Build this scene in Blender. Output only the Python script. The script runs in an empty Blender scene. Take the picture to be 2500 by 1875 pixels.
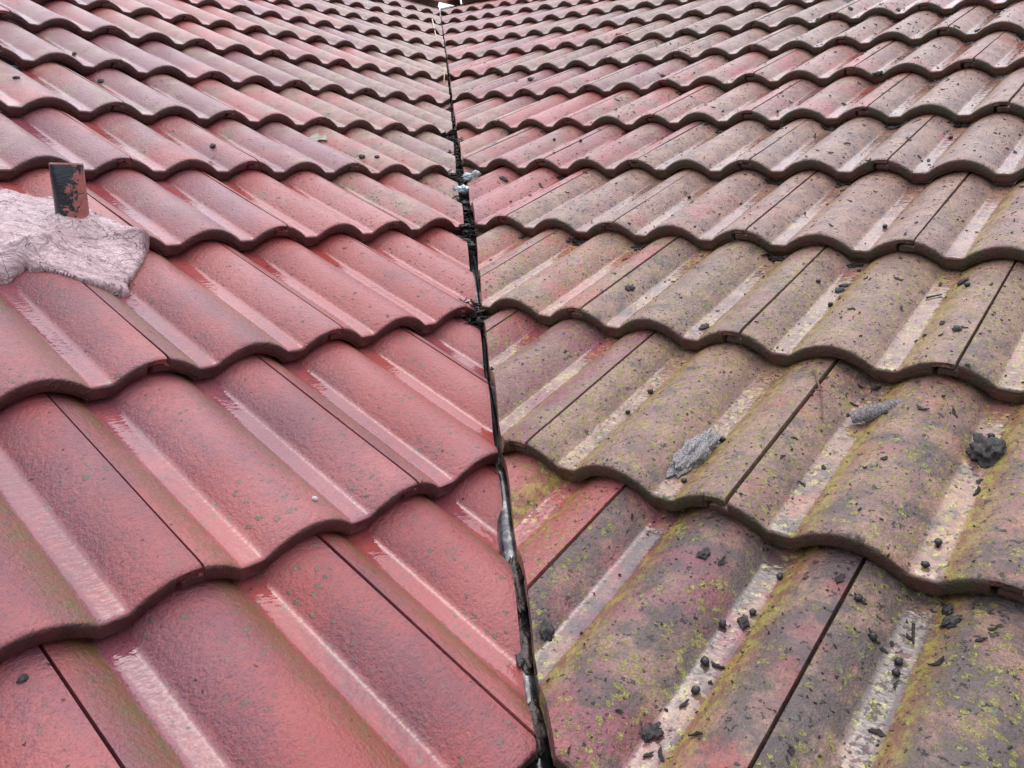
import bpy, bmesh, math, random
from mathutils import Vector, Matrix, noise
R_ = math.radians
random.seed(7)
sc = bpy.context.scene
COL = sc.collection

# ------------------------------------------------------------------ camera
Q = math.sqrt(.5)
PITCH = 0.386213756
CP, SP = math.cos(PITCH), math.sin(PITCH)
def euler_cols(a):
    return (Matrix.Rotation(a[2], 3, 'Z') @ Matrix.Rotation(a[1], 3, 'Y') @ Matrix.Rotation(a[0], 3, 'X'))
CAM_C = Vector((-4.30517e-02, 0.0, 0.71755826))
CAM_R = euler_cols((1.30760781, -1.50462456e-02, -8.93249979e-02))
F_PX = 1936.031
cd = bpy.data.cameras.new('camera')
cam = bpy.data.objects.new('camera', cd); COL.objects.link(cam)
cam.matrix_world = Matrix.Translation(CAM_C) @ CAM_R.to_4x4()
cd.sensor_width = 36.0; cd.lens = F_PX / 2500 * 36.0
cd.clip_start = 0.02; cd.clip_end = 3000
sc.camera = cam

# ------------------------------------------------------------------ sky, sun, exposure
SUN_EL, SUN_AZ = 76, -5           # degrees; azimuth from +Y (ahead of the camera) towards +X
w = bpy.data.worlds.new('World'); sc.world = w; w.use_nodes = True
nt = w.node_tree; nt.nodes.clear()
sky = nt.nodes.new('ShaderNodeTexSky'); sky.sky_type = 'NISHITA'; sky.sun_disc = False
sky.sun_elevation = R_(SUN_EL); sky.sun_rotation = R_(SUN_AZ)
sky.air_density = 1.0; sky.dust_density = 2.5; sky.ozone_density = 1.0
hsv = nt.nodes.new('ShaderNodeHueSaturation'); hsv.inputs['Saturation'].default_value = 0.45   # overcast: hardly any blue left
bg = nt.nodes.new('ShaderNodeBackground'); bg.inputs['Strength'].default_value = 0.15
wo = nt.nodes.new('ShaderNodeOutputWorld')
nt.links.new(sky.outputs[0], hsv.inputs['Color']); nt.links.new(hsv.outputs[0], bg.inputs['Color'])
nt.links.new(bg.outputs[0], wo.inputs['Surface'])
sl = bpy.data.lights.new('sun', 'SUN'); sl.energy = 0.6; sl.angle = R_(125); sl.color = (1.0, .98, .96)
so = bpy.data.objects.new('sun', sl); COL.objects.link(so)
sd = Vector((math.sin(R_(SUN_AZ)) * math.cos(R_(SUN_EL)), math.cos(R_(SUN_AZ)) * math.cos(R_(SUN_EL)), math.sin(R_(SUN_EL))))
so.rotation_euler = (-sd).to_track_quat('-Z', 'Y').to_euler()
sc.view_settings.view_transform = 'Standard'; sc.view_settings.look = 'None'
sc.view_settings.gamma = 1.0; sc.view_settings.exposure = 1.34
try: sc.view_settings.use_curve_mapping = False
except Exception: pass

# ------------------------------------------------------------------ node helper
class NB:
    def __init__(s, name):
        s.m = bpy.data.materials.new(name); s.m.use_nodes = True
        s.t = s.m.node_tree; s.t.nodes.clear()
    def _in(s, sock, v):
        if v is None: return
        if hasattr(v, 'is_output'): s.t.links.new(v, sock)
        elif isinstance(v, (tuple, list)) and sock.type == 'RGBA': sock.default_value = (*v[:3], 1)
        else: sock.default_value = v
    def n(s, typ, outs=0, props=None, **ins):
        nd = s.t.nodes.new(typ)
        for k, v in (props or {}).items(): setattr(nd, k, v)
        for k, v in ins.items():
            k2 = k.replace('_', ' ')
            s._in(nd.inputs[int(k[1:])] if (k[0] == 'i' and k[1:].isdigit()) else nd.inputs[k2], v)
        return nd.outputs[outs]
    def math(s, op, a, b=None, c=None, clamp=False):
        nd = s.t.nodes.new('ShaderNodeMath'); nd.operation = op; nd.use_clamp = clamp
        for i, v in enumerate((a, b, c)):
            if v is not None: s._in(nd.inputs[i], v)
        return nd.outputs[0]
    def mul(s, *a):
        r = a[0]
        for b in a[1:]: r = s.math('MULTIPLY', r, b)
        return r
    def mix(s, f, a, b, blend='MIX'):
        nd = s.t.nodes.new('ShaderNodeMix'); nd.data_type = 'RGBA'; nd.blend_type = blend
        s._in(nd.inputs[0], f); s._in(nd.inputs[6], a); s._in(nd.inputs[7], b)
        return nd.outputs[2]
    def mixf(s, f, a, b):
        nd = s.t.nodes.new('ShaderNodeMix'); nd.data_type = 'FLOAT'
        s._in(nd.inputs[0], f); s._in(nd.inputs[2], a); s._in(nd.inputs[3], b)
        return nd.outputs[0]
    def step(s, v, lo, hi):
        nd = s.t.nodes.new('ShaderNodeMapRange'); nd.interpolation_type = 'SMOOTHSTEP'
        s._in(nd.inputs[0], v)
        if isinstance(lo, (int, float)) and isinstance(hi, (int, float)) and lo > hi:
            nd.inputs[1].default_value = hi; nd.inputs[2].default_value = lo; nd.inputs[3].default_value = 1; nd.inputs[4].default_value = 0
        else: s._in(nd.inputs[1], lo); s._in(nd.inputs[2], hi)
        return nd.outputs[0]
    def noise(s, vec, scale, detail=2, rough=.5, dist=0, color=False):
        return s.n('ShaderNodeTexNoise', 1 if color else 0, None, Vector=vec, Scale=scale, Detail=detail, Roughness=rough, Distortion=dist)
    def voro(s, vec, scale, out=0, rnd=1.0):
        return s.n('ShaderNodeTexVoronoi', out, None, Vector=vec, Scale=scale, Randomness=rnd)
    def attr(s, name):
        return s.n('ShaderNodeAttribute', 2, {'attribute_type': 'OBJECT', 'attribute_name': name})
    def bump(s, h, dist, strength=1.0, normal=None):
        nd = s.t.nodes.new('ShaderNodeBump'); s._in(nd.inputs['Height'], h)
        nd.inputs['Distance'].default_value = dist; s._in(nd.inputs['Strength'], strength)
        if normal is not None: s._in(nd.inputs['Normal'], normal)
        return nd.outputs[0]
    def out(s, col, rough, normal=None, metal=0.0, ior=1.45, coat=None, spec=None):
        b = s.t.nodes.new('ShaderNodeBsdfPrincipled'); o = s.t.nodes.new('ShaderNodeOutputMaterial')
        s._in(b.inputs['Base Color'], col); s._in(b.inputs['Roughness'], rough); s._in(b.inputs['Metallic'], metal)
        b.inputs['IOR'].default_value = ior
        if spec is not None: s._in(b.inputs['Specular IOR Level'], spec)
        if normal is not None: s._in(b.inputs['Normal'], normal)
        if coat: s._in(b.inputs['Coat Weight'], coat[0]); s._in(b.inputs['Coat Roughness'], coat[1]); (s._in(b.inputs['Coat Normal'], coat[2]) if len(coat) > 2 else None)
        s.t.links.new(b.outputs[0], o.inputs[0])
        return s.m

# ------------------------------------------------------------------ materials
def tile_material(name, right):
    b = NB(name)
    oc = b.n('ShaderNodeTexCoord', 3)
    rnd = b.n('ShaderNodeObjectInfo', 5)
    off = b.math('MULTIPLY', rnd, 40.0)
    comb = b.n('ShaderNodeCombineXYZ', 0, None, X=off, Y=b.math('MULTIPLY', rnd, 17.0), Z=b.math('MULTIPLY', rnd, 9.0))
    va = b.t.nodes.new('ShaderNodeVectorMath'); va.operation = 'ADD'
    b._in(va.inputs[0], oc); b._in(va.inputs[1], comb)
    P = va.outputs[0]
    sep = b.t.nodes.new('ShaderNodeSeparateXYZ'); b._in(sep.inputs[0], oc)
    X, Y, Z = sep.outputs
    # where across the roll we are: 0-30 mm pan, 30-150 mm arch
    wob = b.math('MULTIPLY', b.math('SUBTRACT', b.noise(P, 45, 3, .6), .5), .007)
    r = b.math('MODULO', b.math('ADD', b.math('ADD', X, wob), .405), .15)
    pan = b.mul(b.step(r, -.001, .003), b.step(r, .034, .028))
    rflank = b.mul(b.step(r, .100, .142), b.step(r, .1505, .147))
    lflank = b.mul(b.step(r, .027, .034), b.step(r, .064, .036))
    plum, grime, lichen, olive, speck, yellow = [b.attr(k) for k in ('plum', 'grime', 'lichen', 'olive', 'speck', 'yellow')]
    # paint colour: faded red to plum with dark grains
    big = b.noise(b.n('ShaderNodeVectorMath', 0, {'operation': 'MULTIPLY'}, i0=P, i1=(1.0, .45, 1.0)), 6.5, 3, .6)
    pl = b.step(b.math('ADD', b.math('ADD', big, b.math('MULTIPLY', b.math('SUBTRACT', b.noise(P, 85, 5, .75), .5), .45)), b.math('MULTIPLY', b.math('SUBTRACT', plum, .5), .62)), .36, .68)
    hue = b.noise(P, 3.0, 2, .5)
    red = b.mix(b.step(hue, .35, .68), (.275, .050, .046), (.320, .088, .084))
    plumc = b.mix(b.step(hue, .3, .7), (.135, .034, .048), (.185, .062, .086))
    base = b.mix(b.math('MULTIPLY', pl, .85), red, plumc)
    grain = b.noise(P, 360, 4, .78)
    gm = b.mul(b.step(grain, .50, .62), b.mixf(pl, .34, .80))
    base = b.mix(gm, base, (.075, .022, .034))
    base = b.mix(b.mul(b.step(b.noise(P, 900, 2, .6), .62, .72), .25), base, (.50, .22, .18))
    # grey-brown film of dirt
    gn = b.noise(P, 11, 5, .62)
    gf = b.math('MULTIPLY', b.step(b.math('ADD', gn, b.math('MULTIPLY', b.math('SUBTRACT', grime, .5), .6)), .40, .66), .88)
    film = b.mix(b.step(b.noise(P, 24, 4, .6), .35, .65), (.30, .185, .125), (.165, .098, .082))
    film = b.mix(b.mul(b.step(grain, .47, .62), .55), film, (.05, .035, .035))
    base = b.mix(gf, base, film)
    # black lichen crust
    bn = b.noise(P, 16, 6, .7)
    bl = b.mul(b.step(b.math('ADD', bn, b.math('MULTIPLY', b.math('SUBTRACT', lichen, .6), .45)), .49, .64), .8)
    base = b.mix(bl, base, (.050, .040, .042))
    # olive algae on the valley-side flank of each roll
    fl = b.math('MAXIMUM', lflank, b.mul(rflank, b.step(olive, .8, 1.15))) if right else rflank
    on = b.noise(P, 42, 5, .72)
    om = b.mul(fl, b.step(b.math('ADD', on, b.math('MULTIPLY', b.math('SUBTRACT', olive, .5), .6)), .41, .58), .8 if not right else .72)
    olc = b.mix(b.step(b.noise(P, 60, 3, .6), .4, .65), (.17, .060, .024), (.10, .078, .018) if not right else (.285, .235, .020))
    base = b.mix(om, base, olc)
    # grey-green lichen spots
    wn = b.n('ShaderNodeVectorMath', 0, {'operation': 'MULTIPLY_ADD'}, i0=b.noise(P, 130, 3, .6, color=True), i1=(.012, .012, .012), i2=P)
    vd = b.voro(wn, 88, 0); vr = b.n('ShaderNodeSeparateColor', 0, None, Color=b.voro(wn, 88, 1))
    gate = b.step(b.noise(P, 9, 2, .5), .44, .58)
    sp = b.mul(b.step(vd, .34, .22), b.step(vr, b.math('SUBTRACT', 1.0, b.math('MULTIPLY', speck, .85)), b.math('SUBTRACT', 1.03, b.math('MULTIPLY', speck, .85))), b.mixf(gate, .35, 1.0))
    base = b.mix(b.mul(sp, .8), base, b.mix(b.step(b.noise(P, 300, 2, .6), .4, .6), (.060, .066, .046), (.125, .13, .085)))
    # yellow lichen: rings and broken rosettes in drifts
    drift = b.step(b.math('ADD', b.noise(P, 10, 4, .62), b.math('MULTIPLY', b.math('SUBTRACT', yellow, .55), .5)), .47, .60)
    wn2 = b.n('ShaderNodeVectorMath', 0, {'operation': 'MULTIPLY_ADD'}, i0=b.noise(P, 230, 5, .75, color=True), i1=(.016, .016, .016), i2=P)
    vy = b.voro(wn2, 105, 0); vyr = b.n('ShaderNodeSeparateColor', 1, None, Color=b.voro(wn2, 105, 1))
    ro = b.mul(b.step(vy, .50, .32), b.mixf(b.step(vy, .10, .26), .12, 1.0), b.step(vyr, .40, .55), b.mixf(b.step(b.noise(P, 420, 3, .7), .42, .56), .35, 1.0))
    dust = b.mul(b.step(b.noise(P, 170, 6, .78), .545, .64), .55)
    ym = b.mul(drift, b.math('MAXIMUM', ro, dust), b.math('MINIMUM', b.math('MULTIPLY', yellow, 1.5), .85))
    ym = b.math('MINIMUM', ym, 1.0)
    base = b.mix(ym, base, b.mix(b.step(b.noise(P, 120, 2, .6), .35, .65), (.27, .25, .036), (.43, .41, .11)))
    # small black crumbs of dirt stuck to the wet paint
    vk = b.voro(wn, 190, 0); vkr = b.n('ShaderNodeSeparateColor', 2, None, Color=b.voro(wn, 190, 1))
    crumbs = b.attr('crumbs')
    km = b.mul(b.step(vk, .36, .26), b.math('LESS_THAN', vkr, b.math('MULTIPLY', crumbs, .30)))
    wn3 = b.n('ShaderNodeVectorMath', 0, {'operation': 'MULTIPLY_ADD'}, i0=b.noise(P, 160, 3, .7, color=True), i1=(.022, .022, .022), i2=P)
    vc = b.voro(wn3, 72, 0); vcr = b.n('ShaderNodeSeparateColor', 1, None, Color=b.voro(wn3, 72, 1))
    kc = b.mul(b.step(vc, .27, .20), b.math('LESS_THAN', vcr, b.math('MULTIPLY', b.attr('coarse'), .5)))
    km = b.math('MAXIMUM', km, kc)
    base = b.mix(b.mul(km, .92), base, (.018, .013, .013))
    # wet front lip: dark stained, its shade also painted into the colour
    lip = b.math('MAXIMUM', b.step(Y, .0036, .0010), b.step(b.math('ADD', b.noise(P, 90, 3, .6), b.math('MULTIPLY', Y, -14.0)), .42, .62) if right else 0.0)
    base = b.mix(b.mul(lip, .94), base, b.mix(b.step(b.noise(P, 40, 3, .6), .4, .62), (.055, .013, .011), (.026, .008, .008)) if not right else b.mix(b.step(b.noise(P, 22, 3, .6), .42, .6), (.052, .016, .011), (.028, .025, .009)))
    # fresher paint at the sheltered head of the exposed part
    # gloss: standing water in the pan, damp grain on the arch
    edge = b.noise(P, 150, 3, .6)
    wet = b.mul(pan, b.step(b.math('ADD', edge, b.attr('wet')), .62, .74))
    rough = b.mixf(wet, b.mixf(b.math('MAXIMUM', gf, bl), .30, .40), .045)
    rough = b.math('ADD', rough, b.mul(b.math('MAXIMUM', ym, b.mul(sp, .8)), b.math('SUBTRACT', 1.0, wet), .22))
    rough = b.math('ADD', rough, b.mul(b.step(b.noise(P, 14, 3, .6), .4, .7), b.math('SUBTRACT', 1.0, wet), .10))
    h = b.math('ADD', b.mul(grain, .6), b.mul(b.noise(P, 170, 3, .6), 1.2))
    h = b.math('ADD', h, b.mul(b.math('MAXIMUM', ym, b.mul(sp, .6)), .5))
    h = b.math('ADD', h, b.mul(km, 1.5))
    rip = b.t.nodes.new('ShaderNodeMapping'); b._in(rip.inputs[0], P); rip.inputs['Scale'].default_value = (1.0, 1.7, 1.0)
    hw = b.math('ADD', b.mul(b.noise(rip.outputs[0], 95, 2, .5), .75), .55)
    n1 = b.bump(h, .0024, .9); n2 = b.bump(hw, .0012, .8)
    nm = b.t.nodes.new('ShaderNodeMix'); nm.data_type = 'VECTOR'; b._in(nm.inputs[0], wet); b._in(nm.inputs[4], n1); b._in(nm.inputs[5], n2)
    nrm = nm.outputs[1]
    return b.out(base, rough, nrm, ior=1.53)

def simple(name, c1, c2, scale, rough, bscale, bdist, rv=.15, ior=1.45, metal=0.0):
    b = NB(name); oc = b.n('ShaderNodeTexCoord', 3)
    col = b.mix(b.step(b.noise(oc, scale, 4, .65), .38, .64), c1, c2)
    rg = b.math('ADD', rough, b.mul(b.noise(oc, scale * 1.7, 3, .6), rv))
    return b.out(col, rg, b.bump(b.noise(oc, bscale, 4, .65), bdist), ior=ior, metal=metal)

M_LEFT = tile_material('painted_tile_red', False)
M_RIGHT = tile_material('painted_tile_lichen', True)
M_LINER = simple('valley_metal', (.045, .045, .05), (.19, .185, .19), 40, .10, 140, .0006, .22, 1.6, .75)
M_SLUDGE = simple('wet_sludge', (.014, .010, .009), (.055, .034, .028), 90, .08, 200, .0016, .3)
M_DARK = simple('dark_underlay', (.012, .010, .010), (.025, .02, .018), 20, .7, 60, .001)
M_BERRY = simple('black_berry', (.010, .009, .010), (.028, .020, .022), 300, .22, 500, .0004)
M_LEAF = simple('rotten_leaf', (.007, .006, .006), (.024, .016, .015), 160, .45, 300, .0008, .3, 1.33)
M_CLOD = simple('dirt_clod', (.016, .013, .013), (.060, .050, .047), 220, .5, 420, .0022, .3)
M_GRIT = simple('mortar_grit', (.08, .068, .066), (.40, .375, .365), 620, .55, 700, .0022, .2)
M_TWIG = simple('brown_twig', (.07, .032, .022), (.16, .085, .055), 90, .5, 300, .0006)
M_STRAW = simple('pale_straw', (.55, .45, .32), (.70, .60, .46), 60, .5, 200, .0004)
M_BLUE = simple('pale_lichen_crust', (.40, .52, .54), (.66, .75, .77), 110, .6, 260, .002)
M_FLAKE = simple('grey_flake', (.20, .20, .16), (.34, .33, .27), 90, .5, 260, .001)
M_STONE = simple('pale_pebble', (.35, .30, .32), (.55, .50, .52), 200, .3, 300, .0006)
M_BARK = simple('grey_bark', (.050, .040, .042), (.23, .20, .20), 420, .5, 500, .002)
M_BARKIN = simple('bark_inside', (.07, .018, .012), (.12, .035, .022), 90, .4, 200, .001)
M_RIDGE = simple('ridge_paint', (.34, .13, .105), (.26, .165, .125), 16, .35, 300, .0012)
M_GROUND = simple('wet_grass', (.05, .07, .025), (.08, .09, .04), 3, .8, 20, .02)

def pipe_material():
    b = NB('pipe_paint'); oc = b.n('ShaderNodeTexCoord', 3)
    mp = b.t.nodes.new('ShaderNodeMapping'); b._in(mp.inputs[0], oc); mp.inputs['Scale'].default_value = (1, 1, .8)
    n1 = b.noise(mp.outputs[0], 34, 5, .72, .8)
    sep = b.t.nodes.new('ShaderNodeSeparateXYZ'); b._in(sep.inputs[0], oc)
    hgt = b.math('MULTIPLY', b.math('SUBTRACT', .062, sep.outputs[2]), 1.6)
    side = b.math('MULTIPLY', sep.outputs[0], 4.5)
    k = b.step(b.math('ADD', b.math('ADD', n1, hgt), side), .535, .565)
    rim = b.step(sep.outputs[2], .1205, .1218)
    pk = b.mix(b.step(b.noise(oc, 50, 3, .6), .4, .6), (.36, .10, .085), (.26, .085, .08))
    col = b.mix(k, (.009, .010, .016), pk); col = b.mix(b.mul(rim, .8), col, (.40, .14, .115))
    return b.out(col, b.mixf(k, .22, .42), b.bump(b.math('ADD', b.mul(k, 1.0), b.mul(b.noise(oc, 200, 3, .6), .5)), .0012), ior=1.5)
M_PIPE = pipe_material()

def patch_material():
    b = NB('pink_sealant'); oc = b.n('ShaderNodeTexCoord', 3)
    mp = b.t.nodes.new('ShaderNodeMapping'); b._in(mp.inputs[0], oc); mp.inputs['Scale'].default_value = (1, 2.2, 1); mp.inputs['Rotation'].default_value = (0, 0, R_(-28))
    st = b.noise(mp.outputs[0], 15, 3.5, .6, 1.6)
    n2 = b.noise(oc, 16, 5, .65, 1.2)
    col = b.mix(b.step(n2, .35, .68), (.44, .305, .315), (.31, .195, .205))
    col = b.mix(b.mul(b.step(st, .60, .68), .35), col, (.18, .11, .105))
    cr = b.noise(mp.outputs[0], 8, 3, .55, 1.6)
    crk = b.step(b.math('ABSOLUTE', b.math('SUBTRACT', cr, .5)), .012, .003)
    col = b.mix(b.mul(crk, b.step(n2, .45, .6), .7), col, (.09, .05, .05))
    pores = b.mul(b.step(b.voro(oc, 75, 0), .13, .08), b.step(n2, .5, .56))
    col = b.mix(pores, col, (.03, .02, .02))
    h = b.math('ADD', b.mul(b.math('ABSOLUTE', b.math('SUBTRACT', st, .5)), 3.5), b.mul(n2, 1.5))
    h = b.math('SUBTRACT', b.math('SUBTRACT', h, b.mul(pores, 2.0)), b.mul(crk, .9))
    return b.out(col, b.mixf(b.step(st, .4, .6), .20, .36), b.bump(h, .0045, 1.0), ior=1.45)
M_PATCH = patch_material()

# ------------------------------------------------------------------ roof lattice
G, PER = 0.356120954, 0.15
DROP, THK = 0.0295, 0.0262
AX = {'L': (0.679119782, 0.806953697), 'R': (-0.603246912, 0.859616376)}
RV = {'L': Vector((Q, Q, 0)), 'R': Vector((Q, -Q, 0))}
UV_ = {'L': Vector((-CP * Q, CP * Q, SP)), 'R': Vector((CP * Q, CP * Q, SP))}
NV = {k: RV[k].cross(UV_[k]) for k in 'LR'}
OFF = {'L': {0: (-.0001, -.0074), 1: (.0011, -.0004), 2: (-.0044, .0181), 3: (-.0081, .0014), 4: (-.0072, -.0023), 5: (.0062, -.0008), 6: (.012, .011)},
       'R': {0: (-.0045, .0023), 1: (.0021, .0005), 2: (.0031, -.0073), 3: (.0021, .0001), 4: (.0009, -.0062), 5: (-.0013, -.0044)}}
T_RIDGE = 4.20
JMIN, JMAX = -1, 11
def W(side, s, t, n=0.0):
    return RV[side] * (s + AX[side][0]) + UV_[side] * (t + AX[side][1]) + NV[side] * n
def frame(side, s, t, n=0.0):
    m = Matrix.Identity(4)
    for i, v in enumerate((RV[side], UV_[side], NV[side])):
        m[0][i], m[1][i], m[2][i] = v
    return Matrix.Translation(W(side, s, t, n)) @ m
def _raw(r):
    r %= PER
    return 0.0 if r < .030 else .0275 * max(0.0, math.sin(math.pi * (r - .030) / .120)) ** .8
_PT = [sum(_raw(i * .0005 + k * .001) * (6 - abs(k)) for k in range(-5, 6)) / 36 for i in range(301)]
def prof(x):
    r = ((x - .045) % PER) / .0005
    i = int(r); f = r - i
    return _PT[i] * (1 - f) + _PT[min(i + 1, 300)] * f
def course(side, t):
    jj = JMIN
    for j in range(JMIN, JMAX + 1):
        if t >= j * G + OFF[side].get(j, (0, 0))[1]: jj = j
    return jj
def surf(side, s, t):
    j = course(side, t); ds, dt = OFF[side].get(j, (0, 0))
    x = (s - ds + .045) if side == 'L' else (s - ds - .075)
    return prof(x) - DROP * (t - j * G - dt) / G
def project(P):
    v = CAM_R.transposed() @ (P - CAM_C)
    if v.z > -.02: return None
    return (1250 + F_PX * v.x / -v.z, 937.5 - F_PX * v.y / -v.z)
def lerp_tab(tab, y):
    if y <= tab[0][0]: return tab[0][1]
    for (a, u), (b_, v) in zip(tab, tab[1:]):
        if y <= b_: return u + (v - u) * (y - a) / (b_ - a)
    return tab[-1][1]
# the sawn edges either side of the valley, plan x against distance y
CUT = {'L': [(.6, .046), (.72, .038), (1.05, .038), (1.13, .0405), (1.31, .0365), (1.41, .028), (1.60, .035), (1.75, .034), (2.05, .019), (2.2, .018), (2.53, .007), (3.3, .006), (4.5, -.001), (5.6, -.016), (7, -.03)],
       'R': [(.6, .057), (.7, .056), (.94, .053), (1.06, .054), (1.10, .042), (1.25, .0385), (1.44, .038), (1.57, .041), (1.66, .045), (2.06, .047), (2.27, .042), (2.64, .026), (3.3, .018), (4.5, .0075), (5.7, -.0085), (7, -.022)]}

# ------------------------------------------------------------------ object helpers
def link(o, parent=None):
    COL.objects.link(o)
    if parent: o.parent = parent
    return o
def tag(o, label=None, cat=None, group=None, kind=None):
    for k, v in (('label', label), ('category', cat), ('group', group), ('kind', kind)):
        if v: o[k] = v
    return o
def mesh_obj(name, verts, faces, mat, parent=None, smooth=True, sharp=None, mw=None):
    me = bpy.data.meshes.new(name); me.from_pydata(verts, [], faces); me.materials.append(mat); me.update()
    if smooth:
        for p in me.polygons: p.use_smooth = True
        if sharp: me.set_sharp_from_angle(angle=R_(sharp))
    o = bpy.data.objects.new(name, me); link(o, parent)
    if mw is not None: o.matrix_world = mw
    return o
ORD = ['zeroth', 'first', 'second', 'third', 'fourth', 'fifth', 'sixth', 'seventh', 'eighth', 'ninth', 'tenth', 'eleventh', 'twelfth', 'thirteenth', 'fourteenth', 'fifteenth', 'sixteenth', 'seventeenth', 'eighteenth']

# ------------------------------------------------------------------ the roof tile
LIPX, TILEW = 0.268, 0.2958
def tile_mesh(seed, fine):
    rs = random.Random(seed)
    nx = 66 if fine else 40
    xs = [(-.024, 't'), (-.012, 't'), (0.0, 't'), (0.0, 'm')]
    for i in range(1, nx): 
        x = LIPX * i / nx; xs.append((x, 'm'))
    xs += [(LIPX, 'm'), (LIPX, 'l')]
    k = 8 if fine else 5
    xs += [(LIPX + (TILEW - LIPX) * i / k, 'l') for i in range(1, k + 1)]
    # top path, back to front: (y, depth below the top skin)
    top = [(.416, 0), (.39, 0), (.30, 0), (.2, 0), (.12, 0), (.07, 0), (.04, 0), (.022, .0), (.012, .0002), (.0065, .0006), (.0034, .0014), (.0013, .0030), (.0003, .0056), (.0, .0110)]
    bot = [(.416, .0150), (.39, .0150), (.30, .0155), (.2, .0160), (.12, .0180), (.07, .0220), (.04, .0250), (.022, THK), (.0105, THK), (.0085, .0258), (.0078, .0228), (.0030, .0222), (.0012, .0212), (.0, .0180)]
    V, F = [], []
    sx = rs.uniform(0, 50)
    chip = rs.uniform(.2, 1.0)
    K = len(top)
    for (x, kind) in xs:
        h = prof(x)
        jag = noise.noise(Vector((x * 55 + sx, 3.1, 0))) + .6 * noise.noise(Vector((x * 170 + sx, 7.7, 0)))
        wav = noise.noise(Vector((x * 12, sx, 1.0))) * .0012
        for q, path in ((0, top), (1, bot)):
            for (y, d) in path:
                yy, dd = y, d
                if kind == 't': dd = max(dd, .0132) if q == 0 else max(dd, .0205)
                if kind == 'l':
                    dd = min(dd, .0105 + .0028 * jag)
                    if y < .02:
                        yy = y + (.0014 + .0055 * chip * max(0, jag + .25)) * (1 if dd > .0045 else .2)
                else:
                    if q == 1 and y < .012: dd += .0015 * jag; yy += .0012 * jag
                    if q == 0 and y < .003: yy += .0009 * jag
                if y < .03: yy += wav
                bow = .0012 * noise.noise(Vector((x * 6 + sx, y * 5, 2.0)))
                V.append((x, yy, h - dd - DROP * y / G + bow))
    n = len(xs); S = 2 * K
    for i in range(n - 1):
        a, b_ = i * S, (i + 1) * S
        for j in range(K - 1):
            F.append((a + j, a + j + 1, b_ + j + 1, b_ + j))
            F.append((a + K + j, b_ + K + j, b_ + K + j + 1, a + K + j + 1))
        F.append((a + K - 1, a + S - 1, b_ + S - 1, b_ + K - 1))
        F.append((a, b_, b_ + K, a + K))
    for base, fl in ((0, False), ((n - 1) * S, True)):
        for j in range(K - 1):
            f = (base + j, base + K + j, base + K + j + 1, base + j + 1)
            F.append(f[::-1] if fl else f)
    return V, F
def make_mesh(name, seed, fine):
    V, F = tile_mesh(seed, fine)
    me = bpy.data.meshes.new(name); me.from_pydata(V, [], F)
    bm = bmesh.new(); bm.from_mesh(me)
    bmesh.ops.remove_doubles(bm, verts=bm.verts, dist=1e-6)
    bmesh.ops.dissolve_degenerate(bm, edges=bm.edges, dist=1e-6)
    bmesh.ops.recalc_face_normals(bm, faces=bm.faces)
    bm.to_mesh(me); bm.free()
    for p in me.polygons: p.use_smooth = True
    me.set_sharp_from_angle(angle=R_(50))
    return me
FINE = [make_mesh('concrete_tile', 11 + i, True) for i in range(8)]
COARSE = [make_mesh('concrete_tile', 51 + i, False) for i in range(6)]
for m_ in FINE + COARSE: m_.materials.append(M_LEFT)

def smooth01(a, b_, x):
    u = min(1, max(0, (x - a) / (b_ - a))); return u * u * (3 - 2 * u)
def look(side, px, py, rs):
    """how each tile is coloured and weathered, from where it lies on the roof"""
    a = {}
    if side == 'L':
        up = smooth01(900, 250, py); va = smooth01(500, 1050, px) * smooth01(900, 450, py)
        a['plum'] = min(1, max(0, rs.gauss(.42 + .12 * up, .22)))
        a['grime'] = min(1, max(0, .08 + .33 * up + .30 * va + rs.uniform(-.1, .12)))
        a['lichen'] = .12 + .2 * up * rs.random()
        a['olive'] = .44 + .22 * rs.random() - .25 * up
        a['speck'] = .42 * (1 - up) + .08
        a['yellow'] = .08 + .30 * va * rs.random() + (.22 if (py > 500 and rs.random() < .3) else 0)
        a['crumbs'] = .03 + .30 * va + .08 * up
        a['coarse'] = .10 * up + .55 * va
        a['wet'] = .42 + .1 * rs.random()
    else:
        up = smooth01(1000, 350, py); rt = smooth01(1250, 1700, px)
        low = smooth01(500, 1200, py)
        a['plum'] = min(1, max(0, rs.gauss(.45, .2)))
        a['grime'] = min(1, .42 + .34 * rt * (1 - .3 * up) + .10 * up + rs.uniform(-.22, .16))
        a['lichen'] = .24 + .44 * low * rt + rs.uniform(-.1, .2)
        a['olive'] = .80 + rs.uniform(-.15, .15) - .35 * up
        a['speck'] = .22 + .2 * rs.random()
        a['yellow'] = .18 + .66 * smooth01(300, 850, py) + rs.uniform(-.08, .12)
        a['crumbs'] = .35 + .35 * rt + .2 * up
        a['coarse'] = .18 + .40 * up
        a['wet'] = (.30 if low < .5 else .20) + .12 * rs.random()
    return a
MOSSY = {(-1, 0): (1.15, .7), (-1, 1): (.85, .62), (1, 0): (.78, .7), (2, 0): (.8, .8), (3, 0): (.8, .6), (0, 1): (.78, .8)}

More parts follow.
